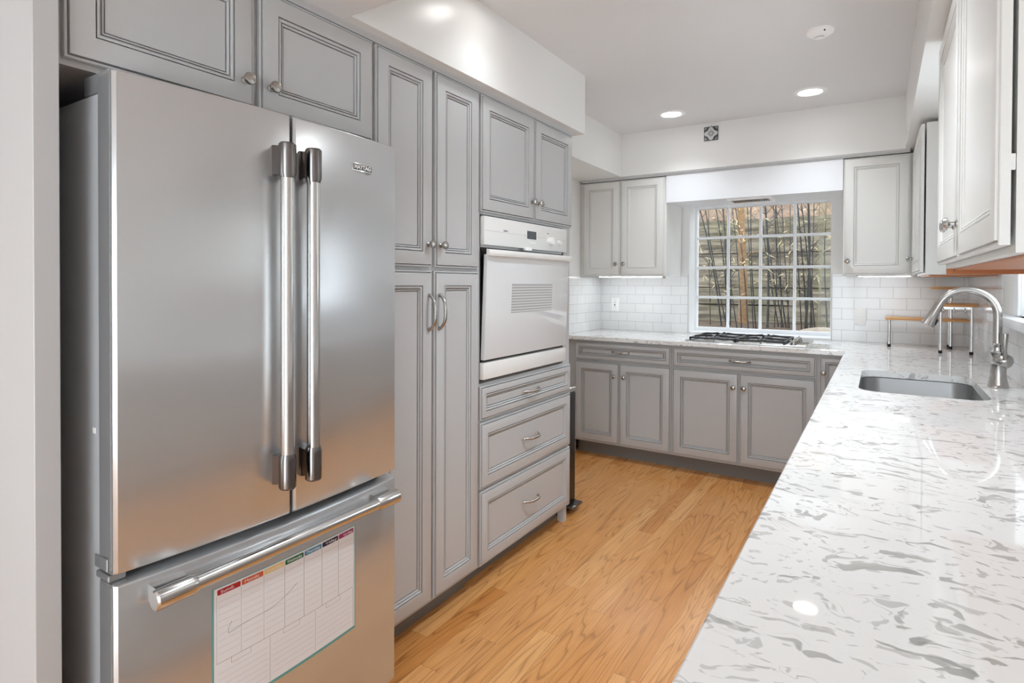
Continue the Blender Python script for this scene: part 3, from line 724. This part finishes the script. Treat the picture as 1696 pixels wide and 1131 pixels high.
def build_sink():
    t = thing('kitchen_sink', (0, 0, 0), 0, 'undermount stainless steel sink set into the right worktop', 'sink')
    x0, x1, y0, y1 = SK; g = 0.006; mb = MB(); zt = CT-0.0305; rs = []
    def loop(i, z, r): return [(x, y, z) for x, y in rrect(x0-g+i, x1+g-i, y0-g+i, y1+g-i, r)]
    rs = [loop(-0.02, zt, 0.09), loop(0, zt, 0.078), loop(0.004, zt-0.004, 0.076), loop(0.012, zt-0.15, 0.07), loop(0.022, zt-0.178, 0.066), loop(0.05, zt-0.190, 0.05)]
    mb.rings(rs, False, True)
    out = [loop(0.046, zt-0.193, 0.05), loop(0.018, zt-0.181, 0.068), loop(-0.002, zt-0.006, 0.08), loop(-0.02, zt-0.002, 0.09)]
    mb.rings(out, True, False)
    mb.build('bowl', M['sinks'], t, smooth=40)
    cx, cy = 0.13, 2.95
    MB().lathe([(0.055, 0), (0.055, 0.003), (0.045, 0.004), (0.040, 0.001), (0.001, 0.001)], 28, Matrix.Translation((cx, cy, zt-0.1899))).build('drain', M['steelh'], t)
build_sink()

def build_faucet():
    bx, by, bz = 0.394, 2.937, CT
    t = thing('faucet', (bx, by, bz), 0, 'brushed nickel gooseneck pull-down faucet behind the sink', 'faucet')
    MB().lathe([(0.0335, 0.0), (0.0345, 0.004), (0.032, 0.009), (0.0315, 0.014), (0.0285, 0.028), (0.0255, 0.05), (0.0245, 0.085), (0.026, 0.092), (0.023, 0.096), (0.019, 0.10), (0.018, 0.118), (0.0225, 0.124), (0.0275, 0.135), (0.0275, 0.139), (0.021, 0.146), (0.0165, 0.158), (0.019, 0.165), (0.0195, 0.170), (0.015, 0.174)], 32).build('faucet_body', M['nickel'], t)
    r = 0.096; cx, cz = -0.100, 1.199-CT; pts = [(-0.004, 0, 0.168)]
    for i in range(5): pts.append((-0.004, 0, 0.17+i*(cz-0.17)/5))
    for i in range(25):
        a = math.radians(155*i/24); pts.append((cx+r*math.cos(a), -0.0, cz+r*math.sin(a)))
    MB().tube(pts, 0.0148, 20).build('spout', M['nickel'], t)
    a = math.radians(155); e = Vector((cx+r*math.cos(a), 0, cz+r*math.sin(a))); d = Vector((-math.sin(a), 0, math.cos(a)))
    hp = [e, e+d*0.001, e+d*0.02, e+d*0.05, e+d*0.082, e+d*0.094, e+d*0.098]
    h = MB().tube(hp, [0.0152, 0.0162, 0.0168, 0.0188, 0.0225, 0.026, 0.0265], 24).build('spray_head', M['nickel'], t)
    n = Vector((-d.z, 0, d.x)); n = -n if n.x < 0 else n
    bp = e+d*0.075+n*0.0225
    rot = Matrix.Translation(bp) @ Matrix(((n.x, 0, d.x, 0), (0, 1, 0, 0), (n.z, 0, d.z, 0), (0, 0, 0, 1)))
    MB().box(-0.003, 0.003, -0.008, 0.008, -0.013, 0.013, 0.002, 2, rot).build('spray_button', M['rubber'], h, smooth=30)
    lv = MB(); lv.sphere((0.016, -0.010, 0.106), 0.029, (1.0, 0.8, 1.0), 24)
    lv.build('valve_ball', M['nickel'], t)
    MB().tube([(0.014, -0.032, 0.112), (0.013, -0.038, 0.140), (0.013, -0.040, 0.175), (0.0135, -0.041, 0.208), (0.0135, -0.041, 0.214)], [0.0062, 0.006, 0.0085, 0.0112, 0.0108], 16).build('lever', M['nickel'], t)
build_faucet()

# ------------------------------------------------------------------ cooktop
def build_cooktop():
    x0, x1, y0, y1 = -1.150, -0.392, 4.068, 4.575
    t = thing('gas_cooktop', (x0, y0, CT), 0, 'stainless gas cooktop with black grates below the window', 'cooktop')
    w, d = x1-x0, y1-y0
    b = MB(); b.box(0, w, 0, d, 0.0003, 0.009, 0.003, 2); b.build('tray', M['steelh'], t, smooth=30)
    for gx0, gx1 in ((0.030, 0.325), (0.333, 0.630)):
        g = MB(); zb, zt = 0.0125, 0.036; y_0, y_1 = 0.035, d-0.035
        r = 0.006
        def bar(xa, ya, za, xb, yb, zb_): g.box(-0.5, 0.5, -0.006, 0.006, -0.006, 0.006, 0.002, 1, Matrix.Translation(((xa+xb)/2, (ya+yb)/2, (za+zb_)/2)) @ Vector((xb-xa, yb-ya, zb_-za)).to_track_quat('X', 'Z').to_matrix().to_4x4() @ Matrix.Diagonal((math.dist((xa, ya, za), (xb, yb, zb_)), 1, 1, 1)))
        bar(gx0, y_0, 0.024, gx1, y_0, 0.024); bar(gx0, y_1, 0.024, gx1, y_1, 0.024); bar(gx0, y_0, 0.024, gx0, y_1, 0.024); bar(gx1, y_0, 0.024, gx1, y_1, 0.024)
        ym = (y_0+y_1)/2; xm = (gx0+gx1)/2
        bar(gx0, ym, 0.024, gx1, ym, 0.024)
        for yc in ((y_0+ym)/2, (ym+y_1)/2):
            for sx in (-1, 1):
                xe = gx0 if sx < 0 else gx1
                bar(xe, yc, 0.026, xm+sx*0.03, yc, 0.038)
            for sy in (-1, 1):
                bar(xm, yc+sy*((ym-y_0)/2), 0.026, xm, yc+sy*0.03, 0.038)
        for px in (gx0, gx1):
            for py in (y_0, y_1, ym): g.box(px-0.006, px+0.006, py-0.006, py+0.006, 0.009, 0.03)
        g.build('grate', M['iron'], t, smooth=30)
        for yc in ((y_0+ym)/2, (ym+y_1)/2):
            bn = MB().lathe([(0.045, 0.009), (0.045, 0.013), (0.036, 0.015), (0.034, 0.022), (0.001, 0.022)], 24, Matrix.Translation((xm, yc, 0))).build('burner', M['steelh'], t)
            MB().lathe([(0.030, 0.0222), (0.030, 0.026), (0.026, 0.0285), (0.001, 0.0285)], 24, Matrix.Translation((xm, yc, 0))).build('burner_cap', M['iron'], bn)
    for q in range(4):
        k = MB().lathe([(0.021, 0.009), (0.021, 0.013), (0.017, 0.014), (0.0155, 0.030), (0.013, 0.033), (0.001, 0.033)], 24, Matrix.Translation((0.680, 0.075+q*0.105, 0))); k.box(0.677, 0.683, 0.062+q*0.105, 0.088+q*0.105, 0.032, 0.040, 0.001, 1)
        k.build('knob', M['nickel'], t)
build_cooktop()

# ------------------------------------------------------------------ upper cabinets
def upper_carcass(w, d, z0, z1):
    mb = MB(); mb.box(0, w, 0.0005, d, z0, z1); return mb
UF = 4.290
def back_upper(label, x0, x1, doors):
    t = cabinet('wall_cabinet', label, 'cabinet', (x0, UF, 0), 0, x1-x0, YB-UF-0.009, 1.372, 2.117, M['lite'],
                [(a-x0, b-x0, 1.377, 2.114, (k[0], k[1]-x0, k[2]) if k else None) for a, b, k in doors])
    return t
back_upper('off-white two-door wall cabinet left of the cooktop window', -2.034, -1.354, [(-2.032, -1.717, ('k', -1.745, 1.466)), (-1.713, -1.366, ('k', -1.683, 1.466))])
MB_f = MB().box(XL+0.001, -2.0355, UF+0.004, UF+0.022, 1.372, 2.117).build('filler_strip', M['lite'], smooth=0)
tag(MB_f, 'off-white filler strip between the left wall and wall cabinet', 'filler strip')
back_upper('off-white single-door wall cabinet right of the cooktop window', -0.204, 0.183, [(-0.202, 0.150, ('k', -0.178, 1.463))])
# right wall: far and near
RF = 0.187
def right_upper(label, y_far, y_near, doors, z0, gap):
    w_ = y_far-y_near
    t = cabinet('wall_cabinet', label, 'cabinet', (RF, y_far, 0), -R90, w_, XR-RF-0.002, z0, 2.117, M['lite'],
                [(y_far-a, y_far-b, z0+0.013, 2.112, (k[0], y_far-k[1], k[2]) if k else None) for a, b, k in doors], gap=gap)
    return t, w_
t1, w1 = right_upper('off-white wall cabinet on the right wall past the sink window', 4.285, 3.52, [(4.265, 3.523, ('k', 4.20, 1.470))], 1.366, 0.007)
MB().box(0.018, w1-0.018, 0.02, XR-RF-0.012, 1.3605, 1.3655).build('underside', M['under'], t1, smooth=0)
t2, w2 = right_upper('large off-white two-door wall cabinet at the right edge of the view', 2.448, 1.250, [(2.446, 1.853, ('k', 1.885, 1.470)), (1.847, 1.252, ('k', 1.820, 1.470))], 1.371, 0.006)
u = MB(); u.box(0.018, w2-0.018, 0.022, XR-RF-0.004, 1.366, 1.3705)
u.build('underside', M['under'], t2, smooth=0)
MB().box(0.0, 0.016, 0.001, XR-RF-0.004, 1.352, 1.3705).build('light_rail', M['under'], t2, smooth=0)
h = MB(); h.box(w2-0.010, w2-0.004, -0.006, 0.0, 1.508, 1.535); h.build('hinge', M['nickel'], t2, smooth=0)

# under-cabinet lights
def strip(label, x0, x1, y, z):
    t = thing('under_cabinet_light', (x0, y, z), 0, label, 'light')
    w = x1-x0
    MB().box(0, w, -0.02, 0.02, 0.004, 0.0083, 0.001, 1).build('housing', M['plastic'], t, smooth=30)
    MB().box(0.01, w-0.01, -0.006, 0.006, 0.002, 0.0038).build('diffuser', M['strip'], t, smooth=0)
    return t
ls = strip('slim light bar glowing under the left wall cabinet', -1.96, -1.42, 4.42, 1.3635)
strip('slim light bar glowing under the right corner wall cabinet', -0.13, 0.17, 4.42, 1.3635)
MB().sphere((0.555, -0.02, -0.002), 0.010, (1.4, 1, 0.9), 12).build('switch', M['nickel'], ls)

# ------------------------------------------------------------------ ceiling fittings
def build_downlights():
    t = thing('recessed_light', (-1.20, 3.89, CEIL), 0, 'recessed ceiling light at the far end, left of its pair', 'light', 'recessed ceiling lights')
    MB().lathe([(0.064, -0.004), (0.068, -0.007), (0.088, -0.003), (0.092, -0.0003), (0.064, -0.0003)], 40, None, False).build('trim_ring', M['plastic'], t)
    MB().lathe([(0.064, -0.0015), (0.05, -0.0032), (0.001, -0.0036)], 40, None, False).build('lens', M['lampl'], t)
    def lamp(root, k):
        ld = bpy.data.lights.new('downlight_beam', 'SPOT'); ld.energy = SPOT_W[k]; ld.color = (0.87, 0.94, 1.0)
        ld.spot_size = math.radians(126); ld.spot_blend = 1.0; ld.shadow_soft_size = 0.06
        lo = bpy.data.objects.new('downlight_beam', ld); COL.objects.link(lo); lo.parent = root; lo.location = (0, 0, -0.012)
    for k, (x, y, lab) in enumerate(((-0.362, 3.87, 'recessed ceiling light at the far end, right of its pair'), (-1.19, 1.90, 'recessed ceiling light near the tall pantry, above the picture'), (-0.364, 1.93, 'recessed ceiling light above the near counter edge, above the picture'))):
        c = copy_tree(t); c.location = (x, y, CEIL); c['label'] = lab
        lamp(c, k+1)
    lamp(t, 0)
build_downlights()
def build_smoke():
    t = thing('smoke_detector', (-0.24, 2.962, CEIL), 0, 'round white smoke detector on the ceiling', 'smoke detector')
    MB().lathe([(0.058, -0.0003), (0.058, -0.008), (0.055, -0.014), (0.045, -0.020), (0.028, -0.026), (0.001, -0.027)], 36).build('housing', M['plastic'], t)
    MB().lathe([(0.030, -0.0235), (0.030, -0.029), (0.026, -0.031), (0.001, -0.031)], 28).build('sensor_cap', M['plastic'], t)
    MB().sphere((0.022, -0.045, -0.018), 0.004, (1, 1, 1), 10).build('indicator', M['black'], t)
    pts = [(0.020*math.cos(a), 0.020*math.sin(a), -0.0315) for a in [math.radians(190+i*16) for i in range(10)]]
    MB().tube(pts, 0.0012, 6).build('sound_slot', M['ruled'], t)
build_smoke()
def build_art():
    t = thing('decorative_tile', (-1.024, 4.2495, 2.382), 0, 'small square ornamental tile hung high on the soffit', 'wall decoration')
    s = 0.049
    MB().box(-s, s, -0.008, 0.0, -s, s, 0.0015, 1).build('plaque', M['artd'], t, smooth=30)
    o = MB(); n = 64
    def star(rf, y0, y1):
        ring = [(rf(a)*math.cos(a), rf(a)*math.sin(a)) for a in [2*PI*i/n for i in range(n)]]
        o.rings([[(x, y0, z) for x, z in ring], [(x, y1, z) for x, z in ring]])
    star(lambda a: 0.039+0.008*math.cos(4*a), -0.008, -0.0092)
    for qx in (-1, 1):
        for qz in (-1, 1):
            o.tube([(qx*0.030, -0.0086, qz*0.044), (qx*0.034, -0.0086, qz*0.036), (qx*0.044, -0.0086, qz*0.030)], 0.0022, 8)
            o.sphere((qx*0.042, -0.0086, qz*0.042), 0.0032, (1, 0.5, 1), 10)
    o.build('raised_border', M['artl'], t, smooth=30)
    p = MB()
    for k in range(4):
        a = k*PI/2; d = 0.021
        p.tube([(d*math.cos(a), -0.0095, d*math.sin(a)), (d*0.75*math.cos(a+0.78), -0.0095, d*0.75*math.sin(a+0.78)), (d*math.cos(a+PI/2), -0.0095, d*math.sin(a+PI/2))], 0.0016, 8)
    p.tube([(0.010*math.cos(i*0.4), -0.0095, 0.010*math.sin(i*0.4)) for i in range(17)], 0.0014, 8)
    p.build('flower', M['artd'], t, smooth=30)
    MB().tube([(0.001, -0.004, s), (0.001, -0.004, s+0.005), (0.003, -0.004, s+0.007)], 0.0018, 8).build('hanger', M['artd'], t)
build_art()
def build_vent():
    t = thing('valance_light', (-0.935, 4.345, 1.926), 0, 'thin slatted metal light fitting under the window valance', 'light fitting')
    w, d = 0.295, 0.20
    f = MB(); f.box(0, w, 0, 0.018, -0.016, -0.0005, 0.002, 1); f.box(0, w, d-0.018, d, -0.016, -0.0005, 0.002, 1); f.box(0, 0.018, 0.018, d-0.018, -0.016, -0.0005, 0.002, 1); f.box(w-0.018, w, 0.018, d-0.018, -0.016, -0.0005, 0.002, 1)
    f.build('frame', M['plastic'], t, smooth=30)
    g = MB()
    for i in range(16): g.box(0.024+i*0.0152, 0.030+i*0.0152, 0.018, d-0.018, -0.013, -0.003)
    g.build('slat_grille', M['nickel'], t, smooth=0)
build_vent()

# outlets
def build_plate(name, label, cat, x, z, kind):
    t = thing(name, (x, YB-TT, z), 0, label, cat)
    MB().box(-0.036, 0.036, -0.0085, -0.0003, -0.0575, 0.0575, 0.003, 2).build('cover_plate', M['plastic'], t, smooth=30)
    if kind == 'o':
        MB().box(-0.017, 0.017, -0.0102, -0.008, -0.034, 0.034, 0.001, 1).build('receptacle', M['plastic'], t, smooth=30)
        s = MB()
        for zz in (-0.02, 0.016):
            s.box(-0.008, -0.0055, -0.0110, -0.0101, zz, zz+0.009); s.box(0.0055, 0.008, -0.0110, -0.0101, zz, zz+0.009)
        s.box(-0.006, 0.006, -0.0114, -0.0101, -0.004, 0.006)
        s.build('slots', M['display'], t, smooth=0)
    else:
        MB().box(-0.0055, 0.0055, -0.022, -0.008, -0.004, 0.013, 0.002, 2).build('toggle', M['plastic'], t, smooth=30)
    sc = MB()
    for zz in (-0.045, 0.045): sc.cyl((0, -0.0083, zz), (0, -0.0096, zz), 0.0028, 12)
    sc.build('screws', M['nickel'], t)
build_plate('wall_outlet', 'white wall outlet on the tile left of the cooktop', 'outlet', -1.918, 1.130, 'o')
build_plate('light_switch', 'white light switch on the tile right of the window', 'switch', -0.116, 1.094, 's')

# ------------------------------------------------------------------ corner shelf rack
def build_rack():
    t = thing('corner_shelf_rack', (0, 0, CT), 0, 'three-tier bamboo corner shelf rack on white metal legs by the backsplash', 'shelf rack')
    Z = lambda z: z-CT
    MB().box(0.030, 0.462, 4.440, 4.625, Z(1.088), Z(1.103), 0.003, 2).build('shelf', M['bamboo'], t, smooth=30)
    MB().box(0.284, 0.466, 4.180, 4.432, Z(1.188), Z(1.204), 0.003, 2).build('shelf', M['bamboo'], t, smooth=30)
    MB().box(0.272, 0.466, 4.47, 4.635, Z(1.287), Z(1.302), 0.003, 2).build('shelf', M['bamboo'], t, smooth=30)
    def leg(x, y, top):
        l = MB().cyl((x, y, 0.016), (x, y, Z(top)), 0.0082, 16).build('leg', M['steelh'], t)
        MB().cyl((x, y, 0.0002), (x, y, 0.018), 0.0096, 16).build('rubber_foot', M['rubber'], l)
    for x, y, z in ((0.052, 4.458, 1.091), (0.052, 4.607, 1.091), (0.300, 4.200, 1.191), (0.443, 4.200, 1.191), (0.372, 4.500, 1.290), (0.372, 4.612, 1.290)): leg(x, y, z)
    MB().box(0.302, 0.441, 4.194, 4.206, Z(1.172), Z(1.190), 0.002, 1).build('hook_rail', M['steelh'], t, smooth=30)
    for x in (0.312, 0.362, 0.412):
        MB().tube([(x, 4.192, Z(1.180)), (x, 4.186, Z(1.172)), (x, 4.186, Z(1.160)), (x, 4.178, Z(1.154)), (x, 4.170, Z(1.160))], 0.003, 10).build('hook', M['steelh'], t)
build_rack()

# ------------------------------------------------------------------ outdoors beyond the cooktop window
struct(MB().box(-6, 3, YB+0.26, 12, 0.40, 0.88).build('ground', M['soil'], smooth=0), 'brown soil bed outside the cooktop window', 'ground')
def build_fence():
    t = thing('timber_wall', (0, 7.0, 0.88), 0, 'weathered mossy timber board wall outside the window', 'fence')
    z = 0.0; k = 0
    while z < 1.15:
        h = 0.1955; mb = MB(); n = 24; y0 = random.uniform(-0.012, 0.012)
        top = []; x0, x1 = -4.6, 1.6
        rings = []
        for i in range(n+1):
            x = x0+(x1-x0)*i/n; a = random.uniform(-0.004, 0.004); b = random.uniform(-0.004, 0.004)
            rings.append([(x, y0-0.03+random.uniform(-.003, .003), z+0.004+a), (x, y0+0.03, z+0.004+a), (x, y0+0.03, z+h-0.006+b), (x, y0-0.03, z+h-0.006+b)])
        mb.rings(rings); mb.build('board', M['timber'], t, smooth=30); z += h
    for x in (-3.6, -0.2, 1.3): MB().box(x-0.05, x+0.05, 0.045, 0.14, 0.0, 1.16).build('post', M['timber'], t, smooth=0)
build_fence()
def build_bank():
    bm = bmesh.new(); bmesh.ops.create_grid(bm, x_segments=60, y_segments=20, size=0.5)
    for v in bm.verts:
        x, y = v.co.x*7-1.5, (v.co.y+0.5)*3.0
        v.co = Vector((x, 7.16+y, 2.00+y*0.62+random.uniform(-.05, .05)))
    mb = MB(); mb.bm.free(); mb.bm = bm
    ext = bmesh.ops.extrude_face_region(bm, geom=bm.faces[:])
    for v in [g for g in ext['geom'] if isinstance(g, bmesh.types.BMVert)]: v.co.z = 0.885
    struct(mb.build('hillside', M['bank'], smooth=60), 'reddish leafy bank rising above the timber wall', 'hillside')
build_bank()
def on_plane(px, py, Y):
    """world point on the plane y = Y seen at photograph pixel, for laying out the planting"""
    yaw = math.radians(32.39); cy, sy = math.cos(yaw), math.sin(yaw)
    a = (px-848)/961.09; b = (py-466)/961.09
    dx = -sy+cy*a; dy = cy+sy*a
    return Vector((dx/dy*Y, Y, 1.3185-b/dy*Y))
def build_trunk():
    a = on_plane(1230, 560, 6.72); b = on_plane(1226, 320, 6.72)
    t = thing('tree_trunk', (a.x, a.y, 0.88), 0, 'slim tan tree trunk standing behind the second window column', 'tree')
    pts = [(0, 0, 0.0005)]+[((b.x-a.x)*q+0.012*math.sin(q*9), 0.01*math.cos(q*7), 2.4*q) for q in [i/10 for i in range(1, 11)]]
    MB().tube(pts, [0.05, 0.046, 0.043, 0.041, 0.04, 0.039, 0.038, 0.037, 0.036, 0.035, 0.034], 16).build('trunk', M['bark'], t)
    tw = MB()
    for i in range(9):
        z = 0.7+i*0.17; s = random.choice((-1, 1)); p = Vector((0, -0.03, z))
        tw.tube([p, p+Vector((s*0.12, -0.05, 0.07)), p+Vector((s*random.uniform(.2, .34), -0.08, random.uniform(.08, .22)))], [0.007, 0.005, 0.002], 6)
    tw.build('twigs', M['bark'], t)
build_trunk()
def build_canes():
    # clump: label, distance, then canes (x at window bottom, x at window top, radius, pale)
    clumps = [
        ('bare dark bamboo clump leaning left behind the first window column', 6.30, [(1198, 1153, .010, 0), (1205, 1170, .007, 0), (1208, 1182, .008, 0), (1203, 1192, .006, 0), (1211, 1199, .007, 0), (1178, 1172, .005, 0)]),
        ('thin leafy bamboo clump in front of the tan trunk behind the second window column', 5.90, [(1222, 1200, .006, 0), (1240, 1214, .006, 0), (1248, 1238, .006, 0), (1253, 1246, .007, 0), (1230, 1208, .006, 0)]),
        ('dense dark bamboo clump fanning out behind the third window column', 6.30, [(1272, 1263, .014, 0), (1291, 1262, .007, 0), (1299, 1272, .008, 0), (1303, 1288, .007, 0), (1296, 1281, .006, 0), (1309, 1294, .006, 0), (1305, 1306, .005, 0), (1283, 1276, .005, 0)]),
        ('tall blackish bamboo clump behind the fourth window column', 5.80, [(1334, 1334, .013, 0), (1338, 1320, .009, 0), (1346, 1325, .007, 0), (1351, 1340, .007, 0), (1329, 1316, .006, 0), (1343, 1346, .006, 0)]),
        ('pale green bamboo clump at the right end of the window', 6.30, [(1353, 1366, .009, 1), (1367, 1374, .010, 1), (1360, 1358, .006, 1), (1371, 1371, .007, 0)])]
    for ci, (label, Y, canes) in enumerate(clumps):
        c0 = on_plane(sum(c[0] for c in canes)/len(canes), 548, Y)
        t = thing('bamboo_clump', (c0.x, Y, 0.88), 0, label, 'bamboo')
        org = Vector((c0.x, Y, 0.88))
        for i, (xb, xt, r, pale) in enumerate(canes):
            yy = Y+(-0.10+0.20*((i*7) % len(canes))/len(canes))
            b = on_plane(xb, 548, yy); tp = on_plane(xt, 342, yy)
            k = (0.8805-b.z)/(tp.z-b.z); base = b+(tp-b)*k-org; V = (tp-b)*(1.30-k)
            mb = MB(); pts = []; rs = []; nn = 12; bow = random.uniform(-.04, .04)
            for j in range(nn*3+1):
                q = j/(nn*3); node = (j % 3 == 0)
                pts.append(base+V*q+Vector((bow*math.sin(q*PI), 0.02*math.sin(q*3+i), 0))); rs.append(0.8*r*(1.25 if node else 1.0)*(1-0.35*q))
            mb.tube(pts, rs, 8); cn = mb.build('cane', M['canel'] if pale else M['cane'], t)
            lf = MB(); tw = MB()
            for j in range(12):
                q = random.uniform(0.15, 0.97); p = pts[int(q*nn*3)]
                s = random.choice((-1, 1)); e = p+Vector((s*random.uniform(.04, .17), random.uniform(-.08, .04), random.uniform(.02, .2)))
                tw.tube([p, (p+e)/2+Vector((0, 0, .015)), e], [0.0026, 0.002, 0.001], 5)
                for m_ in range(random.choice((0, 0, 1, 1, 2))):
                    d = Vector((random.uniform(-1, 1), random.uniform(-.5, .5), random.uniform(-.9, .5))).normalized()*random.uniform(.04, .085)
                    sd = d.cross(Vector((random.uniform(-.4, .4), 1, random.uniform(-.4, .4)))).normalized()*0.005
                    up = Vector((0, 0.002, 0)); a = e; m1 = e+d*0.4
                    lf.rings([[a, a+up*.1, a+up*.2, a+up*.3], [m1-sd, m1-up, m1+sd, m1+up], [e+d, e+d+up*.1, e+d+up*.2, e+d+up*.3]])
            tw.build('twigs', M['canel'] if ci in (1, 4) else M['cane'], cn); lf.build('leaves', M['leaf'], cn, smooth=0)
build_canes()
def build_rock():
    a = on_plane(1355, 545, 5.35)
    t = thing('garden_boulder', (a.x+0.02, 5.35, 0.8795), 0, 'smooth tan boulder low in the right corner pane outside', 'boulder')
    bm = bmesh.new(); bmesh.ops.create_icosphere(bm, subdivisions=4, radius=1)
    for v in bm.verts:
        n = v.co.normalized(); k = 1+0.10*math.sin(3*n.x+1)*math.cos(2.3*n.y)+0.05*math.sin(5*n.z+2*n.x)
        v.co = Vector((n.x*0.19*k, n.y*0.14*k, max(0, 0.02+n.z*0.062*k)))
    mb = MB(); mb.bm.free(); mb.bm = bm; mb.build('stone', M['stone'], t, smooth=60)
build_rock()
